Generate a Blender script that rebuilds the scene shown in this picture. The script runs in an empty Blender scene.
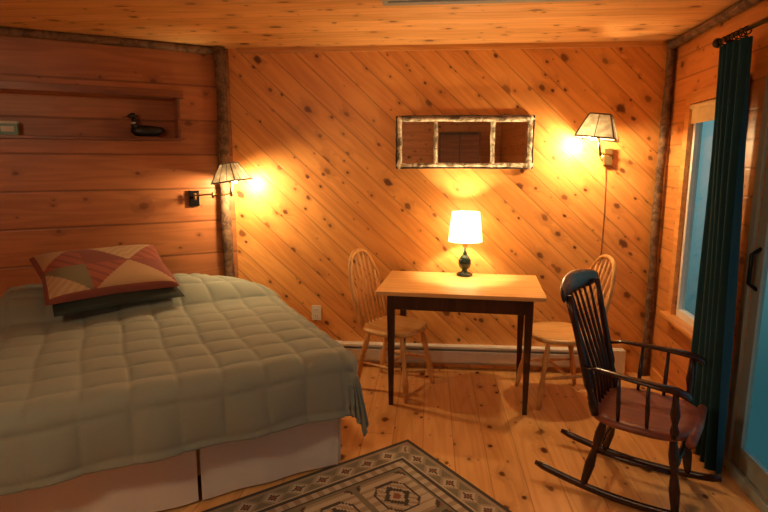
import bpy, math, random
from mathutils import Vector, Matrix
random.seed(4)
sc = bpy.context.scene
pi = math.pi

# ------------------------------------------------------------------ node helpers
def new_mat(name):
    m = bpy.data.materials.new(name); m.use_nodes = True
    nt = m.node_tree
    return m, nt, nt.nodes['Principled BSDF']
def MA(nt, op, a, b=None, c=None, clamp=False):
    n = nt.nodes.new('ShaderNodeMath'); n.operation = op; n.use_clamp = clamp
    for i, v in enumerate((a, b, c)):
        if v is None: continue
        if isinstance(v, (int, float)): n.inputs[i].default_value = v
        else: nt.links.new(v, n.inputs[i])
    return n.outputs[0]
def COMB(nt, x, y, z):
    n = nt.nodes.new('ShaderNodeCombineXYZ')
    for i, v in enumerate((x, y, z)):
        if isinstance(v, (int, float)): n.inputs[i].default_value = v
        else: nt.links.new(v, n.inputs[i])
    return n.outputs[0]
def MIX(nt, f, a, b, mode='MIX'):
    n = nt.nodes.new('ShaderNodeMixRGB'); n.blend_type = mode
    for i, v in enumerate((f, a, b)):
        if isinstance(v, (int, float)): n.inputs[i].default_value = v
        elif isinstance(v, tuple): n.inputs[i].default_value = (*v, 1)
        else: nt.links.new(v, n.inputs[i])
    return n.outputs[0]
def NOISE(nt, vec, scale=1, detail=3, rough=.5, dist=0):
    n = nt.nodes.new('ShaderNodeTexNoise')
    if vec is not None: nt.links.new(vec, n.inputs['Vector'])
    n.inputs['Scale'].default_value = scale; n.inputs['Detail'].default_value = detail
    n.inputs['Roughness'].default_value = rough; n.inputs['Distortion'].default_value = dist
    return n.outputs['Fac']
def SMOOTH(nt, v, lo, hi):
    n = nt.nodes.new('ShaderNodeMapRange'); n.interpolation_type = 'SMOOTHSTEP'
    nt.links.new(v, n.inputs[0])
    n.inputs[1].default_value = lo; n.inputs[2].default_value = hi
    n.inputs[3].default_value = 0; n.inputs[4].default_value = 1
    return n.outputs[0]
def BUMP(nt, bs, h, strength=.3, dist=.01):
    n = nt.nodes.new('ShaderNodeBump'); n.inputs['Strength'].default_value = strength
    n.inputs['Distance'].default_value = dist
    nt.links.new(h, n.inputs['Height']); nt.links.new(n.outputs[0], bs.inputs['Normal'])

def planks(name, ax, ay, ang, width, cdark, clight, cknot=(.10, .020, .006), kscale=5.5, kthr=.45,
           rough=.42, seam=.012, seamcol=(.10, .03, .01), var=.35, krad=.13, board_len=None, grain=1.0, seamk=.45):
    m, nt, bs = new_mat(name)
    tc = nt.nodes.new('ShaderNodeTexCoord'); sp = nt.nodes.new('ShaderNodeSeparateXYZ')
    nt.links.new(tc.outputs['Object'], sp.inputs[0])
    h = sp.outputs['XYZ'.index(ax)]; v = sp.outputs['XYZ'.index(ay)]
    c, s = math.cos(ang), math.sin(ang)
    L = MA(nt, 'ADD', MA(nt, 'MULTIPLY', h, c), MA(nt, 'MULTIPLY', v, s))
    A = MA(nt, 'SUBTRACT', MA(nt, 'MULTIPLY', v, c), MA(nt, 'MULTIPLY', h, s))
    A = MA(nt, 'ADD', A, 50.0)
    q = MA(nt, 'DIVIDE', A, width); idn = MA(nt, 'FLOOR', q); fr = MA(nt, 'FRACT', q)
    wn = nt.nodes.new('ShaderNodeTexWhiteNoise'); wn.noise_dimensions = '1D'
    nt.links.new(idn, wn.inputs['W']); rnd = wn.outputs['Value']
    seamm = SMOOTH(nt, MA(nt, 'ABSOLUTE', MA(nt, 'SUBTRACT', fr, .5)), .5 - seam / width * .5 - .012, .5 - seam / width * .1)
    Ls = MA(nt, 'ADD', L, MA(nt, 'MULTIPLY', rnd, 17.3))
    tone = rnd
    if board_len:
        q2 = MA(nt, 'DIVIDE', Ls, board_len); f2 = MA(nt, 'FRACT', q2)
        s2 = SMOOTH(nt, MA(nt, 'ABSOLUTE', MA(nt, 'SUBTRACT', f2, .5)), .5 - .004 / board_len, .5 - .001 / board_len)
        seamm = MA(nt, 'MAXIMUM', seamm, s2)
        wn2 = nt.nodes.new('ShaderNodeTexWhiteNoise'); wn2.noise_dimensions = '2D'
        nt.links.new(COMB(nt, MA(nt, 'FLOOR', q2), idn, 0.0), wn2.inputs['Vector']); tone = wn2.outputs['Value']
    wob = NOISE(nt, COMB(nt, MA(nt, 'MULTIPLY', Ls, 30.0), MA(nt, 'MULTIPLY', A, 30.0), 0.0), 1, 2)
    def knots(scl, thr, rmul, off):
        vo = nt.nodes.new('ShaderNodeTexVoronoi'); vo.voronoi_dimensions = '2D'
        nt.links.new(COMB(nt, MA(nt, 'MULTIPLY_ADD', Ls, .72, off), A, 0.0), vo.inputs['Vector']); vo.inputs['Scale'].default_value = scl
        spc = nt.nodes.new('ShaderNodeSeparateColor'); nt.links.new(vo.outputs['Color'], spc.inputs[0])
        has = MA(nt, 'GREATER_THAN', spc.outputs[0], thr)
        rad = MA(nt, 'MULTIPLY_ADD', MA(nt, 'POWER', spc.outputs[1], 1.8), krad * .85 * rmul, krad * .30 * rmul)
        dist = MA(nt, 'MULTIPLY', vo.outputs['Distance'], MA(nt, 'MULTIPLY_ADD', wob, 1.1, .45))
        dn = MA(nt, 'DIVIDE', dist, rad)
        dark = MA(nt, 'MULTIPLY_ADD', spc.outputs[2], .42, .56)
        kn = MA(nt, 'MULTIPLY', MA(nt, 'MULTIPLY', has, dark), MA(nt, 'SUBTRACT', 1.0, SMOOTH(nt, dn, .5, 1.1)))
        hl = MA(nt, 'MULTIPLY', has, MA(nt, 'SUBTRACT', 1.0, SMOOTH(nt, dn, .8, 3.4)))
        return kn, hl
    k1, h1 = knots(kscale, kthr, 1.0, 0.0); k2, h2 = knots(kscale * 1.9, .62, .95, 3.3)
    knot = MA(nt, 'MAXIMUM', k1, k2); halo = MA(nt, 'MAXIMUM', h1, MA(nt, 'MULTIPLY', h2, .6))
    Ad = MA(nt, 'ADD', A, MA(nt, 'MULTIPLY', halo, .035))
    n1 = NOISE(nt, COMB(nt, MA(nt, 'MULTIPLY', Ls, .7), MA(nt, 'MULTIPLY', Ad, 8.0), MA(nt, 'MULTIPLY', idn, 3.7)), 1, 2)
    rings = MA(nt, 'MULTIPLY_ADD', MA(nt, 'SINE', MA(nt, 'MULTIPLY', n1, 45.0)), .5, .5)
    fine = NOISE(nt, COMB(nt, MA(nt, 'MULTIPLY', Ls, 4.0), MA(nt, 'MULTIPLY', Ad, 110.0), idn), 1, 4, .6)
    big = NOISE(nt, COMB(nt, MA(nt, 'MULTIPLY', Ls, 1.5), MA(nt, 'MULTIPLY', Ad, 12.0), 3.0), 1, 3)
    g = MA(nt, 'ADD', MA(nt, 'MULTIPLY', rings, .30 * grain), MA(nt, 'ADD', MA(nt, 'MULTIPLY', fine, .35), MA(nt, 'MULTIPLY', big, .6)))
    g = MA(nt, 'ADD', MA(nt, 'SUBTRACT', g, .22 + .15 * grain), MA(nt, 'MULTIPLY', MA(nt, 'SUBTRACT', tone, .5), var), clamp=True)
    col = MIX(nt, g, clight, cdark)
    col = MIX(nt, MA(nt, 'MULTIPLY', halo, .30), col, tuple(x * .6 for x in cdark))
    col = MIX(nt, knot, col, cknot)
    col = MIX(nt, MA(nt, 'MULTIPLY', seamm, seamk), col, seamcol)
    nt.links.new(col, bs.inputs['Base Color']); bs.inputs['Roughness'].default_value = rough
    BUMP(nt, bs, MA(nt, 'SUBTRACT', MA(nt, 'MULTIPLY', fine, .15), MA(nt, 'MULTIPLY', seamm, seamk * 1.5)), .3, .005)
    return m

def wood(name, c1, c2, axis='X', rough=.38, sc_=1.0):
    m, nt, bs = new_mat(name)
    tc = nt.nodes.new('ShaderNodeTexCoord'); mp = nt.nodes.new('ShaderNodeMapping')
    s = [22, 22, 22]; s['XYZ'.index(axis)] = 2
    mp.inputs['Scale'].default_value = [x * sc_ for x in s]
    nt.links.new(tc.outputs['Object'], mp.inputs[0])
    f = NOISE(nt, mp.outputs[0], 1, 5, .6, .6)
    nt.links.new(MIX(nt, SMOOTH(nt, f, .3, .7), c1, c2), bs.inputs['Base Color'])
    bs.inputs['Roughness'].default_value = rough
    BUMP(nt, bs, f, .08, .003)
    return m
def plain(name, col, rough=.5, metal=0, noise=.12, scale=30, bump=0.0):
    m, nt, bs = new_mat(name)
    tc = nt.nodes.new('ShaderNodeTexCoord')
    f = NOISE(nt, tc.outputs['Object'], scale, 3)
    nt.links.new(MIX(nt, f, tuple(x * (1 - noise) for x in col), tuple(min(1, x * (1 + noise)) for x in col)), bs.inputs['Base Color'])
    bs.inputs['Roughness'].default_value = rough; bs.inputs['Metallic'].default_value = metal
    if bump: BUMP(nt, bs, f, bump, .004)
    return m
def cloth(name, col, scale=350, noise=.2, rough=.95, sheen=.1):
    m, nt, bs = new_mat(name)
    tc = nt.nodes.new('ShaderNodeTexCoord')
    f = NOISE(nt, tc.outputs['Object'], scale, 2); f2 = NOISE(nt, tc.outputs['Object'], 4, 3)
    a = MIX(nt, f, tuple(x * (1 - noise) for x in col), tuple(min(1, x * (1 + noise)) for x in col))
    nt.links.new(MIX(nt, MA(nt, 'MULTIPLY', f2, .35), a, tuple(x * .7 for x in col)), bs.inputs['Base Color'])
    bs.inputs['Roughness'].default_value = rough
    if 'Sheen Weight' in bs.inputs: bs.inputs['Sheen Weight'].default_value = sheen
    BUMP(nt, bs, f, .15, .002)
    return m

# ------------------------------------------------------------------ materials
pine_back = planks('pine_diagonal', 'X', 'Z', math.radians(-43), .135, (.54, .175, .034), (.84, .39, .105), kscale=4.8, kthr=.25, krad=.135, seamk=.36)
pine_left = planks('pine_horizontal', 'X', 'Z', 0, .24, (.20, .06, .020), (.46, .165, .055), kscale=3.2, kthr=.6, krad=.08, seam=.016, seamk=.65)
pine_right = planks('pine_side', 'X', 'Z', 0, .14, (.42, .14, .03), (.70, .29, .08))
pine_ceil = planks('pine_ceiling', 'X', 'Y', 0, .13, (.54, .23, .06), (.86, .50, .19), kscale=4.4, kthr=.3, krad=.13, seam=.008, rough=.5, seamk=.35)
pine_floor = planks('pine_floor', 'Y', 'X', 0, .17, (.60, .27, .075), (.84, .47, .17), kscale=4.4, kthr=.35, krad=.12, seam=.005, rough=.2, var=.3, board_len=2.3, seamk=.35)
trim_wood = wood('trim_pine', (.55, .22, .05), (.76, .37, .11))
dark_trim = wood('dark_trim', (.14, .045, .018), (.27, .09, .032))
white_trim = plain('white_enamel', (.72, .70, .62), .4)
frame_vinyl = plain('frame_vinyl', (.34, .43, .42), .45)
frame_white = plain('frame_white', (.75, .76, .70), .4)
honey = wood('honey_wood', (.58, .28, .08), (.80, .45, .16), 'Z')
honey_top = wood('honey_top', (.66, .36, .12), (.85, .52, .20), 'X')
espresso = wood('espresso_wood', (.030, .010, .006), (.07, .022, .012), 'Z', .3)
cherry = wood('cherry_wood', (.026, .009, .009), (.055, .017, .013), 'Z', .25)
cherry_seat = wood('cherry_seat', (.18, .050, .032), (.28, .085, .052), 'X', .35)
black_metal = plain('black_metal', (.012, .012, .012), .35, .8)
brass = plain('aged_brass', (.45, .28, .10), .35, .9)
comf = cloth('sage_comforter', (.250, .285, .240), 300, .12)
skirtm = cloth('bed_skirt_cloth', (.76, .73, .66), 300, .08)
sheet = cloth('sheet_cloth', (.6, .55, .45))
curt = cloth('teal_curtain', (.006, .060, .085), 250, .25)
def bark(name, c1, c2):
    m, nt, bs = new_mat(name)
    tc = nt.nodes.new('ShaderNodeTexCoord')
    f = NOISE(nt, tc.outputs['Object'], 18, 5, .65, .8)
    nt.links.new(MIX(nt, SMOOTH(nt, f, .35, .65), c1, c2), bs.inputs['Base Color'])
    bs.inputs['Roughness'].default_value = .85; BUMP(nt, bs, f, .8, .02)
    return m
barkm = bark('log_bark', (.08, .04, .022), (.22, .12, .06))
birch = bark('birch_bark', (.14, .09, .05), (.80, .70, .52))
twig = bark('dark_twig', (.03, .015, .01), (.09, .045, .025))
pewter = plain('pewter_rim', (.16, .13, .10), .35, .8)

m_mirror, nt, bs = new_mat('mirror_glass')
tc = nt.nodes.new('ShaderNodeTexCoord')
nt.links.new(MIX(nt, NOISE(nt, tc.outputs['Object'], 6), (.86, .85, .82), (.92, .91, .89)), bs.inputs['Base Color'])
bs.inputs['Metallic'].default_value = 1; bs.inputs['Roughness'].default_value = .02

m_glass, nt, bs = new_mat('window_glass')
nt.nodes.remove(bs)
tr = nt.nodes.new('ShaderNodeBsdfTransparent'); gl = nt.nodes.new('ShaderNodeBsdfGlossy'); gl.inputs['Roughness'].default_value = .02
mx = nt.nodes.new('ShaderNodeMixShader'); mx.inputs[0].default_value = .07
tr.inputs[0].default_value = (.88, .96, .96, 1)
nt.links.new(tr.outputs[0], mx.inputs[1]); nt.links.new(gl.outputs[0], mx.inputs[2])
nt.links.new(mx.outputs[0], nt.nodes['Material Output'].inputs[0])

def shade_mat(name, col, emit, em_col=(1, .72, .36), trans=.4, scale=25):
    m, nt, bs = new_mat(name)
    tc = nt.nodes.new('ShaderNodeTexCoord'); f = NOISE(nt, tc.outputs['Object'], scale, 4)
    c = MIX(nt, SMOOTH(nt, f, .35, .65), tuple(x * .55 for x in col), col)
    nt.links.new(c, bs.inputs['Base Color']); bs.inputs['Roughness'].default_value = .6
    bs.inputs['Emission Color'].default_value = (*em_col, 1); bs.inputs['Emission Strength'].default_value = emit
    tl = nt.nodes.new('ShaderNodeBsdfTranslucent'); nt.links.new(c, tl.inputs[0])
    mx = nt.nodes.new('ShaderNodeMixShader'); mx.inputs[0].default_value = trans
    nt.links.new(bs.outputs[0], mx.inputs[1]); nt.links.new(tl.outputs[0], mx.inputs[2])
    nt.links.new(mx.outputs[0], nt.nodes['Material Output'].inputs[0])
    return m
shade_white = shade_mat('linen_shade', (.9, .82, .62), 2.8, (1, .84, .50))
shade_mica = shade_mat('mica_shade', (.46, .38, .25), .10, trans=.16)
bulbm = shade_mat('bulb_glow', (1, .9, .7), 20, (1, .8, .45))

# ------------------------------------------------------------------ builder
class B:
    def __init__(s): s.v = []; s.f = []; s.m = []; s.s = []; s.mats = []
    def mi(s, m):
        if m not in s.mats: s.mats.append(m)
        return s.mats.index(m)
    def add(s, vs, fs, m, smooth=False, mats=None):
        o = len(s.v); s.v += [Vector(v) for v in vs]
        for k, f in enumerate(fs):
            s.f.append([i + o for i in f]); s.m.append(s.mi(mats[k] if mats else m)); s.s.append(smooth)
    def box(s, lo, hi, m, R=None):
        x0, y0, z0 = lo; x1, y1, z1 = hi
        vs = [(x0, y0, z0), (x1, y0, z0), (x1, y1, z0), (x0, y1, z0), (x0, y0, z1), (x1, y0, z1), (x1, y1, z1), (x0, y1, z1)]
        if R: vs = [R @ Vector(v) for v in vs]
        s.add(vs, [(0, 3, 2, 1), (4, 5, 6, 7), (0, 1, 5, 4), (1, 2, 6, 5), (2, 3, 7, 6), (3, 0, 4, 7)], m)
    def tube(s, pts, rad, m, seg=10, ref=None, flat=(1, 1), closed=False, smooth=True, rot=0):
        pts = [Vector(p) for p in pts]; n = len(pts)
        if not isinstance(rad, (list, tuple)): rad = [rad] * n
        if ref is None:
            d = pts[-1] - pts[0]
            ref = Vector((0, 0, 1)) if abs(d.normalized().z) < .8 else Vector((1, 0, 0))
        ref = Vector(ref); vs = []
        for i, p in enumerate(pts):
            if closed: t = pts[(i + 1) % n] - pts[i - 1]
            else: t = pts[min(i + 1, n - 1)] - pts[max(i - 1, 0)]
            t.normalize(); a = t.cross(ref).normalized(); b = a.cross(t)
            for k in range(seg):
                w = 2 * pi * k / seg + rot
                vs.append(p + a * math.cos(w) * rad[i] * flat[0] + b * math.sin(w) * rad[i] * flat[1])
        fs = []
        for i in range(n if closed else n - 1):
            j = (i + 1) % n
            for k in range(seg):
                l = (k + 1) % seg
                fs.append((i * seg + k, i * seg + l, j * seg + l, j * seg + k))
        if not closed:
            fs.append(tuple(range(seg))[::-1]); fs.append(tuple((n - 1) * seg + k for k in range(seg)))
        s.add(vs, fs, m, smooth)
    def lathe(s, prof, m, seg=24, o=(0, 0, 0), R=None, cap=True, smooth=True, rot=0):
        vs = []; fs = []; o = Vector(o); n = len(prof)
        for r, z in prof:
            for k in range(seg):
                w = 2 * pi * k / seg + rot; p = Vector((r * math.cos(w), r * math.sin(w), z))
                if R: p = R @ p
                vs.append(p + o)
        for i in range(n - 1):
            for k in range(seg):
                l = (k + 1) % seg; fs.append((i * seg + k, i * seg + l, (i + 1) * seg + l, (i + 1) * seg + k))
        if cap: fs.append(tuple(range(seg))[::-1]); fs.append(tuple((n - 1) * seg + k for k in range(seg)))
        s.add(vs, fs, m, smooth)
    def grid(s, fn, nu, nv, m, mfn=None, smooth=True):
        vs = [fn(i / nu, j / nv) for i in range(nu + 1) for j in range(nv + 1)]
        fs = []; ms = []
        for i in range(nu):
            for j in range(nv):
                a = i * (nv + 1) + j; fs.append((a, a + 1, a + nv + 2, a + nv + 1))
                if mfn: ms.append(mfn((i + .5) / nu, (j + .5) / nv))
        s.add(vs, fs, m, smooth, ms if mfn else None)
    def seat(s, rx, ry, z0, z1, m, dish=.012, n=2.6, c=(0, 0)):
        seg = 40; rings = [(0, z1 - dish), (.4, z1 - dish), (.75, z1 - dish * .4), (.93, z1), (1, z1 - .01), (1, z0 + .012), (.93, z0), (0, z0)]
        vs = []
        for r, z in rings:
            for k in range(seg):
                w = 2 * pi * k / seg; cx, sy = math.cos(w), math.sin(w)
                vs.append((c[0] + max(r, .001) * rx * math.copysign(abs(cx) ** (2 / n), cx), c[1] + max(r, .001) * ry * math.copysign(abs(sy) ** (2 / n), sy), z))
        fs = []
        for i in range(len(rings) - 1):
            for k in range(seg):
                l = (k + 1) % seg; fs.append((i * seg + k, i * seg + l, (i + 1) * seg + l, (i + 1) * seg + k))
        s.add(vs, fs, m, True)
    def turned(s, p0, p1, r, m, prof, seg=12):
        p0 = Vector(p0); p1 = Vector(p1)
        s.tube([p0.lerp(p1, t) for t, _ in prof], [r * k for _, k in prof], m, seg)
    def wall(s, x0, x1, z0, z1, y0, y1, holes, m):
        xs = sorted({x0, x1, *[h[0] for h in holes], *[h[1] for h in holes]})
        zs = sorted({z0, z1, *[h[2] for h in holes], *[h[3] for h in holes]})
        for a, b in zip(xs, xs[1:]):
            for c, d in zip(zs, zs[1:]):
                mx, mz = (a + b) / 2, (c + d) / 2
                if any(h[0] < mx < h[1] and h[2] < mz < h[3] for h in holes): continue
                s.box((a, y0, c), (b, y1, d), m)
    def done(s, name, M=None, bevel=0, recalc=True):
        me = bpy.data.meshes.new(name); me.from_pydata([tuple(v) for v in s.v], [], s.f)
        for m in s.mats: me.materials.append(m)
        me.polygons.foreach_set('material_index', s.m); me.polygons.foreach_set('use_smooth', s.s)
        if recalc:
            import bmesh
            bm = bmesh.new(); bm.from_mesh(me); bmesh.ops.recalc_face_normals(bm, faces=bm.faces); bm.to_mesh(me); bm.free()
        ob = bpy.data.objects.new(name, me); sc.collection.objects.link(ob)
        if M: ob.matrix_world = M
        if bevel:
            md = ob.modifiers.new('bevel', 'BEVEL'); md.width = bevel; md.segments = 2; md.limit_method = 'ANGLE'; md.angle_limit = math.radians(55)
        return ob
def sstep(a, b, x):
    t = max(0, min(1, (x - a) / (b - a))); return t * t * (3 - 2 * t)
def light(name, loc, energy, col, r=.04, M=None):
    l = bpy.data.lights.new(name, 'POINT'); l.energy = energy; l.color = col; l.shadow_soft_size = r
    o = bpy.data.objects.new(name, l); sc.collection.objects.link(o); o.location = loc
    return o

# ------------------------------------------------------------------ room frames
H = 2.35; D = 4.0
P0 = Vector((-1.46, D, 0)); aL = math.atan2(-.535, -.845)
ML = Matrix.Translation(P0) @ Matrix.Rotation(aL, 4, 'Z')      # x along left wall, y into the room
PR = Vector((1.63, D, 0)); aR = math.atan2(-.998, -.061)
MR = Matrix.Translation(PR) @ Matrix.Rotation(aR, 4, 'Z')      # x along right wall towards viewer, y outward
LW = 3.0
endL = ML @ Vector((LW, 0, 0)); YF = -2.2
endR = MR @ Vector((D - YF + .01, 0, 0))

def prism(name, poly, z0, z1, m):
    b = B(); n = len(poly)
    b.add([(x, y, z0) for x, y in poly] + [(x, y, z1) for x, y in poly],
          [tuple(range(n))[::-1], tuple(range(n, 2 * n))] + [(i, (i + 1) % n, n + (i + 1) % n, n + i) for i in range(n)], m)
    return b.done(name)
oL = ML @ Vector((LW, -.2, 0)); oC = (P0.x - .05, D + .15)
poly = [(oC[0], oC[1]), (PR.x + .1, D + .15), (endR.x + .1, YF - .15), (endL.x - .15, YF - .15), (endL.x - .15, oL.y)]
prism('floor', poly, -.12, 0, pine_floor)
prism('ceiling', poly, H, H + .12, pine_ceil)

b = B(); b.box((P0.x, D, 0), (PR.x + .06, D + .12, H), pine_back); b.done('wall_back')
NX0, NX1, NZ0, NZ1 = .375, 1.85, 1.715, 1.985
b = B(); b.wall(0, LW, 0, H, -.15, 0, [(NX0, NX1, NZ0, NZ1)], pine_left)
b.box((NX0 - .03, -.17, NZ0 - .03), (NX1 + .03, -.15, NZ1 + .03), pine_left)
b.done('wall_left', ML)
b = B()
b.box((NX0 - .045, 0, NZ1), (NX1 + .05, .06, NZ1 + .05), dark_trim)
b.box((NX0 - .02, 0, NZ0 - .022), (NX1 + .05, .025, NZ0), dark_trim)
b.box((NX0 - .02, 0, NZ0 - .022), (NX0, .018, NZ1), dark_trim)
b.done('trim_1', ML, .003)
WIN = (.40, 1.02, .56, 1.90); DOOR = (1.30, 3.35, .05, 2.03)
b = B(); b.wall(0, D - YF, 0, H, 0, .055, [WIN, DOOR], pine_right); b.done('wall_right', MR)
b = B(); b.box((endL.x - .12, YF, 0), (endL.x, endL.y, H), pine_right); b.done('wall_side')
b = B(); b.box((endL.x - .12, YF - .12, 0), (endR.x + .1, YF, H), pine_right); b.done('wall_front')

def log(name, p0, p1, r, m, n=26, wob=.006):
    p0 = Vector(p0); p1 = Vector(p1); b = B(); pts = []; rs = []
    for i in range(n):
        t = i / (n - 1); pts.append(p0.lerp(p1, t) + Vector((math.sin(t * 9), math.cos(t * 7), math.sin(t * 5))) * wob)
        rs.append(r * (1 + .07 * math.sin(t * 23 + r * 90) + .05 * random.uniform(-1, 1)))
    b.tube(pts, rs, m, 14); return b.done(name)
a = ML @ Vector((.075, .045, 0)); log('trim_2', a, (a.x, a.y, H), .040, barkm)
log('trim_3', (PR.x - .045, D - .045, 0), (PR.x - .045, D - .045, H), .028, barkm)
a = ML @ Vector((.05, .03, H - .03)); c = ML @ Vector((LW, .03, H - .03)); log('trim_4', a, c, .026, barkm)
a = MR @ Vector((.05, -.035, H - .035)); c = MR @ Vector((5.5, -.035, H - .035)); log('trim_5', a, c, .028, barkm)
b = B(); b.box((P0.x + .07, D - .022, H - .035), (PR.x - .08, D, H), trim_wood); b.done('trim_6')

# skylight frame
b = B()
b.box((-.22, 2.2, H - .012), (.80, 2.90, H), white_trim)
b.box((-.25, 2.15, H - .02), (-.22, 2.93, H), plain('grey_frame', (.30, .34, .36), .5)); g = b.mats[-1]
b.box((.80, 2.15, H - .02), (.83, 2.93, H), g); b.box((-.22, 2.88, H - .02), (.80, 2.93, H), g); b.box((-.22, 2.15, H - .02), (.80, 2.2, H), g)
b.done('trim_7')

# baseboard heater
b = B()
x0, x1 = -.72, 1.42
b.box((x0, D - .012, .03), (x1, D, .185), white_trim)
b.box((x0, D - .065, .165), (x1, D - .01, .185), white_trim)
b.add([(x0, D - .068, .15), (x1, D - .068, .15), (x1, D - .06, .06), (x0, D - .06, .06), (x0, D - .062, .15), (x1, D - .062, .15), (x1, D - .054, .06), (x0, D - .054, .06)],
      [(0, 1, 2, 3), (4, 7, 6, 5), (0, 4, 5, 1), (3, 2, 6, 7), (0, 3, 7, 4), (1, 5, 6, 2)], white_trim)
b.box((x0 - .02, D - .07, .0), (x0 + .06, D, .19), white_trim); b.box((x1 - .06, D - .07, .0), (x1 + .02, D, .19), white_trim)
b.box((x0, D - .045, .07), (x1, D - .012, .11), plain('heater_fins', (.25, .25, .24), .4, .6))
b.done('baseboard_heater', None, .002)
b = B(); b.box((P0.x + .09, D - .016, 0), (x0 - .03, D, .10), trim_wood); b.done('baseboard_back')
b = B(); b.box((.12, -.016, 0), (1.245, 0, .09), trim_wood); b.done('baseboard_right', MR)
b = B(); b.box((.12, 0, 0), (LW, .016, .09), trim_wood); b.done('baseboard_left', ML)

# window
b = B(); x0, x1, z0, z1 = WIN
cw = .07
b.box((x0 - cw, -.022, z0 - cw), (x0, 0, z1 + cw), trim_wood); b.box((x1, -.018, z0 - cw), (x1 + .05, 0, z1 + cw), trim_wood)
b.box((x0, -.022, z1), (x1, 0, z1 + cw), trim_wood); b.box((x0, -.018, z0 - cw), (x1, 0, z0 - .02), trim_wood)
b.box((x0 - cw - .015, -.065, z0 - .02), (x1 - .02, .0, z0 + .005), trim_wood)
for (u0, u1, w0, w1) in ((x0, x0 + .035, z0, z1), (x1 - .035, x1, z0, z1), (x0 + .035, x1 - .035, z1 - .045, z1), (x0 + .035, x1 - .035, z0, z0 + .05)):
    b.box((u0, .008, w0), (u1, .05, w1), frame_white)
b.box((x0 + .035, .03, z0 + .05), (x1 - .035, .035, z1 - .045), m_glass)
b.box((x0 + .01, -.012, z1 - .12), (x1 - .01, -.004, z1 - .005), plain('roller_blind', (.75, .62, .36), .8))
b.tube([(x0 + .01, -.012, z1 - .02), (x1 - .01, -.012, z1 - .02)], .016, b.mats[-1])
b.done('window_1', MR, .002)
# sliding door
b = B(); x0, x1, z0, z1 = DOOR
b.box((x0 - .05, -.018, 0), (x0, 0, z1 + .07), frame_vinyl); b.box((x1, -.018, 0), (x1 + .05, 0, z1 + .07), frame_vinyl)
b.box((x0, -.018, z1), (x1, 0, z1 + .07), frame_vinyl); b.box((x0, -.025, 0.0), (x1, 0, z0), frame_vinyl)
mid = (x0 + x1) / 2
for (p0, p1, yy) in ((x0, mid + .04, .002), (mid - .04, x1, .03)):
    b.box((p0, yy, z0), (p0 + .07, yy + .025, z1), frame_vinyl); b.box((p1 - .07, yy, z0), (p1, yy + .025, z1), frame_vinyl)
    b.box((p0 + .07, yy, z1 - .08), (p1 - .07, yy + .025, z1), frame_vinyl); b.box((p0 + .07, yy, z0), (p1 - .07, yy + .025, z0 + .11), frame_vinyl)
    b.box((p0 + .07, yy + .01, z0 + .11), (p1 - .07, yy + .015, z1 - .08), m_glass)
b.tube([(x0 + .04, .005, .95), (x0 + .04, -.035, .98), (x0 + .04, -.035, 1.12), (x0 + .04, .005, 1.15)], .01, black_metal, ref=(1, 0, 0))
b.done('door_1', MR, .002)

# curtain + rod
def curtain(name, xa, wa, xb, wb, folds, yc, M):
    b = B()
    def cf(u, v):
        z = .025 + 2.09 * v; e = v ** 1.6
        x = (xb + wb * u) * (1 - e) + (xa + wa * u) * e
        y = yc + .028 * math.sin(u * 2 * pi * folds + .6 * math.sin(v * 3)) + .007 * math.sin(u * 41 + v * 4)
        return (x, y, z)
    b.grid(cf, 160, 40, curt); b.done(name, M)
curtain('curtain', 1.00, .26, 1.02, .385, 5.5, -.115, MR)
b = B()
b.tube([(.96, -.115, 2.15), (3.6, -.115, 2.15)], .010, black_metal, 12)
b.lathe([(.001, -.03), (.02, -.022), (.026, 0), (.018, .02), (.011, .03)], black_metal, 14, (.94, -.115, 2.15), Matrix.Rotation(pi / 2, 3, 'Y'))
for x in (.98, 2.4):
    b.tube([(x, 0, 2.15), (x, -.115, 2.15)], .007, black_metal, 8, ref=(1, 0, 0))
    b.lathe([(.025, 0), (.025, .006)], black_metal, 14, (x, -.001, 2.15), Matrix.Rotation(pi / 2, 3, 'X'))
for k in range(6):
    x = 1.015 + .045 * k
    b.tube([(x, -.115 + .018 * math.cos(w), 2.145 + .018 * math.sin(w)) for w in [i * pi / 6 for i in range(12)]], .003, black_metal, 6, ref=(1, 0, 0), closed=True)
b.done('curtain_rod', MR)

# ------------------------------------------------------------------ bed (left wall frame)
bx0, bx1, bl = -.10, 1.44, 1.76
bc = (bx0 + bx1) / 2; hw = (bx1 - bx0) / 2; slit = .60
root = bpy.data.objects.new('bed', None); sc.collection.objects.link(root); root.matrix_world = ML
def kid(b, name, bevel=0):
    o = b.done(name, None, bevel); o.parent = root; return o
b = B(); b.box((bx0 + .03, .14, .12), (bx1 - .03, bl - .03, .36), sheet); kid(b, 'box_spring', .02)
b = B(); b.box((bx0 + .02, .12, .362), (bx1 - .02, bl - .02, .595), sheet); kid(b, 'mattress', .05)
b = B()
for x, y in ((bx0 + .1, .25), (bx1 - .1, .25), (bx0 + .1, bl - .12), (bx1 - .1, bl - .12)):
    b.tube([(x, y, 0.0), (x, y, .13)], .025, black_metal)
kid(b, 'bed_leg')
b = B()
def skirt(p, q, wav=.010):
    p = Vector(p); q = Vector(q); d = (q - p); n = Vector((d.y, -d.x)).normalized(); Ls = d.length
    def f(u, v):
        w = p + d * u; o = wav * math.sin(u * Ls * 21) * (1 - v) + .018 * (1 - v) * 1.0
        return (w.x + n.x * o, w.y + n.y * o, .012 + .37 * v)
    b.grid(f, 60, 8, skirtm)
skirt((bx1, bl), (bx1, .15)); skirt((slit + .008, bl), (bx1, bl), -.006)
skirt((bx0, bl), (slit - .008, bl), -.006)
skirt((bx0, .15), (bx0, bl))
kid(b, 'bed_skirt')
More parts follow.
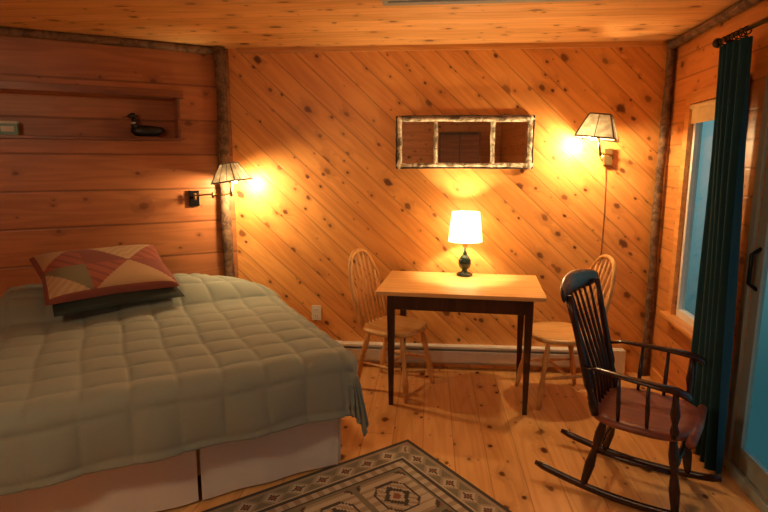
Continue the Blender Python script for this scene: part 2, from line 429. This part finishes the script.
# comforter
TOP = .625; cell = .185; drop = .335; r = .085
NU, NV = 230, 210
W2 = hw - .02; LB = bl - .03
def cbase(a, bb):
    ox = max(0, abs(a) - W2); oy = max(0, bb - LB); d = math.hypot(ox, oy)
    x = max(-W2, min(W2, a)); y = min(bb, LB); z = TOP
    if d > 1e-6:
        dx, dy = math.copysign(ox, a) / d, oy / d
        q = pi / 2 * r
        if d < q: h = r * math.sin(d / r); dz = r * (1 - math.cos(d / r))
        else:
            e = d - q; corner = 2 * abs(dx) * abs(dy)
            h = r + e * (.10 + .10 * corner) + .012 * math.sin((x * abs(dy) + y * abs(dx)) * 15) * min(1, e / .15); dz = r + e * .985
        x += dx * h; y += dy * h; z -= dz
    px = x
    bump = .155 * (1 - sstep(.30, .66, y)) * (.93 + .07 * math.cos((px) * 2 * pi / .75))
    if x < 0: bump *= 1 - .30 * sstep(.35, .8, -x)
    if d > 0: bump *= max(0, 1 - d / .25)
    z += bump - .05 * (1 - sstep(0, .14, y))
    t = 1 - sstep(0, .55, y)
    if x < 0: x += .40 * t * (-x / W2) ** 2
    return Vector((bc + x, .05 + y, max(.03, z)))
SA = W2 + drop
def cfn(u, v):
    a = -SA + 2 * SA * u; bb = 0.0 + (LB + drop) * v
    e = .012
    p = cbase(a, bb); n = (cbase(a + e, bb) - cbase(a - e, bb)).cross(cbase(a, bb + e) - cbase(a, bb - e))
    if n.length > 1e-9: n.normalize()
    aa = a + .006 * math.sin(bb * 9); b2 = bb + .006 * math.sin(a * 8)
    pf = (abs(math.sin(pi * aa / cell)) * abs(math.sin(pi * b2 / cell))) ** .30
    ox = max(0, abs(a) - W2); oy = max(0, bb - LB); pf = pf * (1 - .8 * sstep(.0, .12, min(ox, oy)))
    return p + n * (.023 * pf - .004)
b = B(); b.grid(cfn, NU, NV, comf)
o = kid(b, 'comforter'); sd = o.modifiers.new('s', 'SOLIDIFY'); sd.thickness = .012; sd.offset = -1

# cushions
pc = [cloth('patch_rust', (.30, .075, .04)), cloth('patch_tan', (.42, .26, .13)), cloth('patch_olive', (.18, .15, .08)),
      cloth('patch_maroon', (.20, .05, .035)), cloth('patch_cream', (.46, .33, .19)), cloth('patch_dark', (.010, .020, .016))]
def pillow(b, w, h, t, mfn, nn=48, sgn=1, m=None):
    def f(u, v):
        x = 2 * u - 1; y = 2 * v - 1
        k = max(0, (1 - x ** 4) * (1 - y ** 4)) ** .45
        px = x * (1 - .07 * (1 - abs(y)) * abs(x) ** 3)
        py = y * (1 - .09 * (1 - abs(x)) * abs(y) ** 3)
        return (px * w / 2, py * h / 2, sgn * t / 2 * k)
    b.grid(f, nn, nn, m, mfn)
def pm(u, v):
    U = u * 3; V = v * 2; i, j = int(U), int(V); fu, fv = U - i, V - j
    if u < .03 or u > .97 or v < .04 or v > .96: return pc[3]
    tri = (fu + fv > 1) if (i + j) % 2 else (fu > fv)
    table = [[0, 4], [3, 1], [4, 3], [1, 0], [0, 1], [2, 4]]
    k = table[(i * 2 + j) % 6][int(tri)]
    if k == 4 and int((fu - fv + 2) * 9) % 2: return pc[1]
    if k == 0 and int((fu + fv) * 8) % 3 == 0: return pc[3]
    return pc[k]
Rc = Matrix.Rotation(math.radians(13), 4, 'Z') @ Matrix.Rotation(math.radians(-25), 4, 'X')
b = B(); pillow(b, .74, .48, .17, pm, 72, 1, pc[0]); pillow(b, .74, .48, .05, None, 30, -1, pc[3])
b.done('throw_pillow', ML @ Matrix.Translation((.90, .44, .874)) @ Rc)
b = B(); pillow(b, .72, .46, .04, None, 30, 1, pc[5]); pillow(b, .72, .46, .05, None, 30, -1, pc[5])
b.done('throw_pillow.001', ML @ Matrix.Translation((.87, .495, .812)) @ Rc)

# ------------------------------------------------------------------ niche objects
bl_ = plain('loon_black', (.012, .012, .012), .4); wh_ = plain('loon_white', (.6, .58, .5), .6)
b = B()
b.tube([(-.13, 0, .055), (-.115, 0, .06), (-.08, 0, .05), (-.03, 0, .045), (.03, 0, .045), (.07, 0, .05), (.095, 0, .06), (.10, 0, .065)],
       [.003, .016, .034, .044, .046, .038, .022, .005], bl_, 16, ref=(0, 1, 0), flat=(1, .85))
b.tube([(.065, 0, .06), (.078, 0, .09), (.075, 0, .12), (.08, 0, .145)], [.03, .022, .018, .016], bl_, 12, ref=(0, 1, 0))
b.tube([(.055, 0, .150), (.07, 0, .156), (.09, 0, .155), (.108, 0, .150), (.118, 0, .148)], [.006, .019, .021, .013, .008], bl_, 12, ref=(0, 1, 0))
b.tube([(.115, 0, .148), (.155, 0, .140)], [.007, .001], bl_, 8)
b.tube([(.079, 0, .095), (.0775, 0, .108)], [.0215, .0205], wh_, 12, ref=(0, 1, 0))
b.tube([(-.06, 0, .02), (0, 0, .012), (.06, 0, .02)], [.026, .034, .026], wh_, 12, ref=(0, 1, 0), flat=(1, .5))
b.box((-.07, -.03, 0), (.07, .03, .008), dark_trim)
b.done('loon_decoy', ML @ Matrix.Translation((.575, -.065, NZ0 + .001)) @ Matrix.Scale(.95, 4), 0)
b = B(); gr = plain('green_tin', (.10, .22, .14), .4)
b.box((-.055, -.035, 0), (.055, .035, .07), gr); b.box((-.058, -.038, .07), (.058, .038, .085), wh_); b.box((-.035, -.0365, .02), (.035, -.035, .055), wh_); b.box((-.035, .035, .02), (.035, .0365, .055), wh_)
b.done('tin_box', ML @ Matrix.Translation((1.38, -.06, NZ0 + .001)), .003)

# ------------------------------------------------------------------ sconces
def shade4(b, c, rb, rt, h, m, rotz, tilt=None, ribs=(.33, .66)):
    R = Matrix.Rotation(rotz, 3, 'Z')
    if tilt: R = tilt @ R
    b.lathe([(rb, -h / 2), (rb * .55 + rt * .45, 0), (rt, h / 2)], m, 4, c, R, cap=False, smooth=False)
    C = Vector(c)
    for k in range(4):
        w = k * pi / 2; w2 = w + pi / 2
        P = lambda rr, ww, zz: R @ Vector((rr * math.cos(ww), rr * math.sin(ww), zz))
        p = P(rb, w, -h / 2); q = P(rt, w, h / 2); p2 = P(rb, w2, -h / 2); q2 = P(rt, w2, h / 2)
        b.tube([C + p, C + q], .0050, pewter, 6); b.tube([C + p, C + p2], .006, pewter, 6); b.tube([C + q, C + q2], .005, pewter, 6)
        for t in ribs:
            b.tube([C + p.lerp(p2, t) * 1.005, C + q.lerp(q2, t) * 1.005], .0028, pewter, 6)
    b.tube([C + R @ Vector((-rt, 0, h / 2)), C + R @ Vector((rt, 0, h / 2))], .0025, brass, 6); b.tube([C + R @ Vector((0, -rt, h / 2)), C + R @ Vector((0, rt, h / 2))], .0025, brass, 6)
    b.tube([C + R @ Vector((0, 0, -h / 2)), C + R @ Vector((0, 0, h / 2))], .009, brass, 10)
def bulb(b, c, r=.026):
    b.lathe([(.001, -r), (r * .6, -r * .8), (r, 0), (r * .75, r * .9), (r * .4, r * 1.5)], bulbm, 14, c)
WARM = (1.0, .69, .34)
b = B(); pl = ML @ Vector((.294, 0, 1.29)); sh = Vector((-1.395, 3.755, 1.478))
Rl = Matrix.Rotation(aL, 3, 'Z')
b.box((-.035, 0, -.055), (.035, .022, .055), black_metal, Matrix.Translation(pl) @ Rl.to_4x4())
k1 = ML @ Vector((.294, .06, 1.30)); k2 = Vector((sh.x + .0, sh.y + .0, 1.33))
b.tube([pl + Vector((0, 0, .01)), k1], .009, brass); mid1 = (k1 + k2) / 2 + Vector((.02, -.05, -.0))
b.tube([k1 + Vector((0, 0, .012)), mid1 + Vector((0, 0, .012))], .006, brass); b.tube([mid1 - Vector((0, 0, 0)), k2], .006, brass)
b.tube([mid1 - Vector((0, 0, .015)), mid1 + Vector((0, 0, .025))], .009, brass); b.tube([k1 - Vector((0, 0, .02)), k1 + Vector((0, 0, .03))], .009, brass)
b.tube([k2 - Vector((0, 0, .02)), k2 + Vector((0, 0, .08))], .009, brass)
tl = Matrix.Rotation(math.radians(-8), 3, 'Y')
shade4(b, sh, .140, .062, .125, shade_mica, .5, tl)
bulb(b, sh + Vector((.03, .0, -.055)), .022)
b.done('wall_sconce')
light('sconce_bulb_light', sh + Vector((.04, .03, -.100)), 25, WARM, .03)

b = B(); pl = Vector((1.226, D, 1.585)); sh = Vector((1.09, 3.74, 1.775))
b.lathe([(.045, 0), (.045, .012), (.03, .022)], brass, 20, pl, Matrix.Rotation(pi / 2, 3, 'X'))
b.box((1.20, D - .05, 1.53), (1.252, D - .012, 1.64), brass)
k = Vector((1.226, 3.93, 1.60)); k3 = Vector((sh.x + .02, sh.y, 1.60))
b.tube([pl + Vector((0, -.02, .015)), k], .008, brass); b.tube([k, (k + k3) / 2 + Vector((.03, .0, 0)), k3], .006, brass)
b.tube([k3 - Vector((0, 0, .015)), sh - Vector((0, 0, .06))], .009, brass)
tl = Matrix.Rotation(math.radians(7), 3, 'Y')
shade4(b, sh, .168, .09, .15, shade_mica, .35, tl, (.5,))
bulb(b, sh + Vector((-.03, .03, -.06)), .024)
b.tube([(1.226, D - .012, 1.53), (1.24, D - .006, 1.2), (1.235, D - .006, .8), (1.24, D - .006, .2)], .003, dark_trim, 6, ref=(1, 0, 0))
b.done('wall_sconce.001')
light('sconce_bulb_light.001', sh + Vector((-.05, .05, -.110)), 27, WARM, .03)

# ------------------------------------------------------------------ mirror
b = B(); mx0, mx1, mz0, mz1 = -.243, .713, 1.505, 1.868; y = D - .018
b.box((mx0 + .02, D - .012, mz0 + .02), (mx1 - .02, D - .001, mz1 - .02), dark_trim)
divs = [mx0 + .03, .035, .435, mx1 - .03]
for p, q in zip(divs, divs[1:]): b.box((p + .01, D - .016, mz0 + .03), (q - .01, D - .012, mz1 - .03), m_mirror)
def stick(p, q, r, m):
    p = Vector(p); q = Vector(q); n = 12
    b.tube([p.lerp(q, i / (n - 1)) + Vector((random.uniform(-.002, .002), 0, random.uniform(-.002, .002))) for i in range(n)], [r * random.uniform(.85, 1.15) for _ in range(n)], m, 10)
stick((mx0 - .005, y - .01, mz1 - .02), (mx1 + .005, y - .01, mz1 - .025), .017, birch); stick((mx0 - .005, y - .01, mz0 + .02), (mx1 + .005, y - .01, mz0 + .02), .017, birch)
stick((mx0 + .02, y - .012, mz0 - .005), (mx0 + .02, y - .012, mz1 + .005), .018, birch); stick((mx1 - .02, y - .012, mz0 - .005), (mx1 - .02, y - .012, mz1 + .005), .018, birch)
for d in divs[1:3]: stick((d, y - .006, mz0 + .02), (d, y - .006, mz1 - .02), .015, birch)
stick((mx0, y - .02, mz1 - .001), (mx1, y - .02, mz1 - .003), .006, twig); stick((mx0, y - .02, mz0 + .001), (mx1, y - .02, mz0 + .001), .006, twig)
stick((mx0, y - .02, mz0), (mx0, y - .02, mz1), .006, twig); stick((mx1, y - .02, mz0), (mx1, y - .02, mz1), .006, twig)
b.done('wall_mirror')

# outlet
b = B(); b.box((-.892, D - .008, .35), (-.82, D, .465), white_trim); hole = black_metal
for z in (.385, .43):
    b.box((-.874, D - .0105, z - .014), (-.838, D - .008, z + .014), white_trim)
    b.box((-.866, D - .0115, z - .006), (-.863, D - .0105, z + .007), hole); b.box((-.850, D - .0115, z - .006), (-.847, D - .0105, z + .007), hole)
b.done('wall_outlet', None, .0015)

# ------------------------------------------------------------------ table
TZ = .76
MT = Matrix.Translation((.211, 3.56, 0)) @ Matrix.Rotation(math.radians(-5), 4, 'Z')
b = B(); b.box((-.515, -.33, TZ - .026), (.515, .33, TZ), honey_top)
for (lo, hi) in (((-.43, -.30, .64), (.43, -.278, TZ - .027)), ((-.43, .278, .64), (.43, .30, TZ - .027)), ((-.44, -.28, .64), (-.418, .28, TZ - .027)), ((.418, -.28, .64), (.44, .28, TZ - .027))):
    b.box(lo, hi, espresso)
for sx in (-1, 1):
    for sy in (-1, 1):
        b.tube([(sx * .42, sy * .283, 0), (sx * .42, sy * .283, .62), (sx * .42, sy * .283, TZ - .027)], [.020, .034, .034], espresso, 4, ref=(1, 0, 0), smooth=False, rot=pi / 4)
b.done('dining_table', MT, .003)

# table lamp
LX, LY = .25, 3.80
b = B(); lg = plain('lamp_base_glaze', (.015, .03, .02), .2, 0, .3, 12)
b.lathe([(.001, 0), (.055, 0), (.057, .012), (.045, .022), (.022, .03), (.020, .045), (.036, .058), (.045, .085), (.043, .11), (.026, .14), (.014, .152), (.016, .16), (.010, .17), (.009, .20)], lg, 28)
b.lathe([(.009, .20), (.015, .205), (.015, .245), (.008, .25)], brass, 16)
bulb(b, (0, 0, .30), .028)
for s_ in (-1, 1):
    b.tube([(s_ * .012, 0, .21), (s_ * .04, 0, .26), (s_ * .045, 0, .34), (s_ * .03, 0, .42), (0, 0, .445)], .002, brass, 6, ref=(0, 1, 0))
b.tube([(0, 0, .44), (0, 0, .465)], .005, brass)
b.lathe([(.118, .245), (.117, .25), (.095, .445), (.095, .448)], shade_white, 40, cap=False)
for w in range(3):
    a_ = w * 2 * pi / 3; b.tube([(0, 0, .443), (.093 * math.cos(a_), .093 * math.sin(a_), .443)], .0018, brass, 6)
b.done('table_lamp', Matrix.Translation((LX, LY, TZ)))
light('table_lamp_light', (LX, LY, TZ + .345), 36, (1, .72, .37), .03)

# ------------------------------------------------------------------ dining chairs (face +X)
LEG = [(0, .7), (.08, .8), (.25, 1.15), (.38, 1.0), (.42, .7), (.45, 1.05), (.48, .75), (.7, 1.2), (.88, .95), (1, .75)]
def dining_chair(name, M):
    b = B(); b.seat(.205, .215, .42, .455, honey_top, .012, 2.5)
    ft = [(.20, .19), (.20, -.19), (-.22, .17), (-.22, -.17)]; tp = [(.13, .135), (.13, -.135), (-.13, .125), (-.13, -.125)]
    for f, t in zip(ft, tp): b.turned((t[0], t[1], .43), (f[0], f[1], 0), .018, honey, LEG)
    md = lambda i, k: (tp[i][0] * (1 - k) + ft[i][0] * k, tp[i][1] * (1 - k) + ft[i][1] * k, .43 * (1 - k))
    ST = [(0, .6), (.3, .9), (.5, 1.3), (.7, .9), (1, .6)]
    b.turned(md(0, .55), md(2, .55), .011, honey, ST); b.turned(md(1, .55), md(3, .55), .011, honey, ST)
    p = (Vector(md(0, .55)) + Vector(md(2, .55))) / 2; q = (Vector(md(1, .55)) + Vector(md(3, .55))) / 2; b.turned(p, q, .011, honey, ST)
    def bow(a):
        c_, s_ = math.cos(a), math.sin(a); y = .185 * math.copysign(abs(c_) ** .8, c_)
        z = .45 + .49 * s_ ** .72; y *= .86 + .14 * math.sin(min(1, (z - .45) / .3) * pi / 2)
        return Vector((-.165 - .14 * (z - .45) / .49, y, z))
    b.tube([bow(pi * i / 36) for i in range(37)], .0135, honey, 10, ref=(1, 0, .2))
    for k in range(7):
        y0 = (-3 + k) * .042; best = min([bow(pi * i / 200) for i in range(201)], key=lambda q_: abs(q_.y - y0 * 1.17))
        b.turned((-.165, y0, .445), best, .0068, honey, [(0, .9), (.3, 1.25), (1, .7)], 8)
    b.done(name, M)
dining_chair('dining_chair', Matrix.Translation((-.225, 3.60, 0)) @ Matrix.Rotation(math.radians(-27), 4, 'Z'))
dining_chair('dining_chair.001', Matrix.Translation((.86, 3.54, 0)) @ Matrix.Rotation(math.radians(192), 4, 'Z'))

# ------------------------------------------------------------------ rocking chair (faces +X)
b = B()
for sy in (-1, 1):
    pts = [(-.47 + .81 * i / 20, sy * .21, .021 + .26 * (-.47 + .81 * i / 20 + .02) ** 2) for i in range(21)]
    b.tube(pts, [.012] + [.019] * 19 + [.012], cherry, 8, flat=(.75, 1.1))
    zr = lambda x: .03 + .26 * (x + .02) ** 2
    b.turned((.15, sy * .17, .40), (.19, sy * .21, zr(.19)), .021, cherry, LEG); b.turned((-.15, sy * .16, .40), (-.22, sy * .21, zr(-.22)), .021, cherry, LEG)
    b.turned((.168, sy * .19, .22), (-.185, sy * .188, .22), .012, cherry, [(0, .6), (.3, .9), (.5, 1.3), (.7, .9), (1, .6)])
    b.turned((-.19, sy * .20, .415), (-.335, sy * .245, 1.0), .020, cherry, [(0, .9), (.1, 1.1), (.2, .7), (.25, 1.1), (.5, .9), (.8, .8), (1, .7)])
    ar = [(-.25, sy * .225, .655), (-.18, sy * .25, .665), (-.05, sy * .268, .66), (.08, sy * .275, .655), (.16, sy * .272, .65), (.20, sy * .268, .635), (.215, sy * .268, .62)]
    b.tube(ar, [.016, .018, .022, .027, .031, .030, .018], cherry, 10, flat=(1.1, .5))
    b.turned((.16, sy * .225, .41), (.155, sy * .27, .65), .018, cherry, [(0, .7), (.15, 1.1), (.3, .7), (.5, 1.2), (.75, .8), (1, .7)])
    for xx in (-.08, .045): b.turned((xx, sy * .222, .41), (xx, sy * .266, .655), .009, cherry, [(0, .8), (.4, 1.2), (1, .8)])
b.turned((.17, -.19, .24), (.17, .19, .24), .014, cherry, [(0, .6), (.2, 1), (.35, .8), (.5, 1.3), (.65, .8), (.8, 1), (1, .6)])
b.turned((-.19, -.19, .20), (-.19, .19, .20), .012, cherry, [(0, .6), (.5, 1.2), (1, .6)])
b.seat(.235, .25, .385, .425, cherry_seat, .015, 3.2)
b.tube([(.225, -.22, .40), (.232, 0, .398), (.225, .22, .40)], .022, cherry_seat, 10)
n = 20; pts = []; rs = []; CW = .30
for i in range(n + 1):
    y_ = -CW + 2 * CW * i / n; k = 1 - (y_ / CW) ** 2
    pts.append((-.335 - .05 * k - .012, y_, 1.0 + .015 * k)); rs.append(.026 + .030 * k ** .6)
b.tube(pts, rs, cherry, 12, ref=(-.25, 0, 1), flat=(.28, 1))
for i in range(7):
    y0 = (-3 + i) * .054; y1 = y0 * 1.25; k = 1 - (y1 / CW) ** 2
    b.tube([(-.205, y0, .42), (-.245 + .012 * k, y0 * 1.06, .58), (-.30 - .016 * k, y0 * 1.15, .80), (-.34 - .045 * k, y1, .985)], [.008, .010, .009, .007], cherry, 8, ref=(1, 0, .2))
b.done('rocking_chair', Matrix.Translation((1.03, 2.51, 0)) @ Matrix.Rotation(math.radians(-31), 4, 'Z') @ Matrix.Scale(.95, 4))

# ------------------------------------------------------------------ rug
rc = {'k': cloth('rug_dark', (.05, .042, .034), 200), 'c': cloth('rug_cream', (.50, .43, .31), 200), 'o': cloth('rug_olive', (.20, .18, .12), 200),
      'r': cloth('rug_rust', (.26, .10, .05), 200), 't': cloth('rug_tan', (.34, .27, .18), 200)}
RL, RW = 1.9, 1.3
def rugcol(u, v):
    x = u * RL; y = v * RW; e = min(x, y, RL - x, RW - y)
    al = x if min(y, RW - y) < min(x, RL - x) else y
    if e < .018: return 'k'
    if e < .04: return 't'
    if e < .13:
        p = (al % .13) / .13 - .5; q = (e - .085) / .09
        dd = abs(p) * 1.3 + abs(q)
        if dd < .13: return 'r'
        if dd < .30: return 'k'
        if dd < .50: return 'c'
        return 't' if dd < .66 else 'o'
    if e < .145: return 'c'
    if e < .16: return 'k'
    if e < .20: return 't' if int(al / .03) % 2 else 'c'
    if e < .212: return 'k'
    fx = (x - .212) % .37 / .37 - .5; fy = (y - .212) % .292 / .292 - .5
    dd = abs(fx) + abs(fy); sq = max(abs(fx), abs(fy))
    if sq > .46: return 'o'
    if dd < .08: return 'r'
    if dd < .15: return 'c'
    if dd < .24: return 'k'
    if sq < .27 and dd < .42: return 't' if int((fx + fy + 2) * 14) % 2 else 'c'
    if sq < .31 and dd < .47: return 'k'
    if dd > .78: return 'k' if dd < .86 else 'r'
    return 'c' if int(abs(fx) * 22) % 3 else 't'
b = B()
b.grid(lambda u, v: (u * RL, v * RW, .009), 190, 130, rc['c'], lambda u, v: rc[rugcol(u, v)], False)
b.box((0, 0, 0), (RL, RW, .0085), rc['k'])
angR = math.atan2(-.778, .628)
Mr = Matrix.Translation((-.104, 2.853, 0.0005)) @ Matrix.Rotation(angR, 4, 'Z') @ Matrix.Scale(-1, 4, (0, 1, 0))
vv = [Mr.to_3x3() @ v for v in b.v]; b.v = vv
b.done('area_rug', Matrix.Translation(Mr.translation))

# ------------------------------------------------------------------ added pieces behind the viewpoint: dark cabinet for the mirror, fill light
b = B(); b.box((.15, YF + .02, 0), (.85, YF + .5, 2.05), espresso); b.box((.17, YF + .5, .08), (.49, YF + .52, 2.0), dark_trim); b.box((.51, YF + .5, .08), (.83, YF + .52, 2.0), dark_trim)
b.lathe([(.01, 0), (.008, .02), (.016, .03), (.01, .045)], brass, 16, (.45, YF + .52, 1.0), Matrix.Rotation(-pi / 2, 3, 'X'))
b.lathe([(.01, 0), (.008, .02), (.016, .03), (.01, .045)], brass, 16, (.55, YF + .52, 1.0), Matrix.Rotation(-pi / 2, 3, 'X'))
b.done('mirror_dark_cabinet')  # invented cabinet, put in to darken what the mirror reflects
b = B()
b.lathe([(.05, H), (.05, H - .02), (.012, H - .03), (.012, H - .12), (.03, H - .13)], brass, 20, (-1.3, .3, 0))
b.lathe([(.05, H - .12), (.16, H - .2), (.165, H - .205)], shade_white, 28, (-1.3, .3, 0), cap=False)
b.done('fill_fixture')  # made-up fixture around the added fill light, out of view
light('fill_light', (-1.3, .3, H - .23), 42, (1, .74, .45), .12)  # added warm fill to lift the whole room, not a known lamp

# world: dusk
w = bpy.data.worlds.new('World'); sc.world = w; w.use_nodes = True; nt = w.node_tree
bg = nt.nodes['Background']; tc = nt.nodes.new('ShaderNodeTexCoord'); sp = nt.nodes.new('ShaderNodeSeparateXYZ')
nt.links.new(tc.outputs['Generated'], sp.inputs[0])
col = MIX(nt, SMOOTH(nt, sp.outputs[2], -.35, .05), (.03, .10, .11), (.16, .36, .38))
col = MIX(nt, SMOOTH(nt, sp.outputs[2], .05, .8), col, (.08, .24, .36))
nt.links.new(col, bg.inputs[0]); bg.inputs[1].default_value = .9

# camera
cam = bpy.data.cameras.new('Camera'); cam.lens = 25.55; cam.sensor_width = 36
co = bpy.data.objects.new('Camera', cam); sc.collection.objects.link(co)
co.location = (0, 0, 1.55); co.rotation_euler = (math.radians(90 - 9.8), 0, math.radians(4.8)); sc.camera = co
sc.view_settings.view_transform = 'Standard'
sc.view_settings.exposure = 0
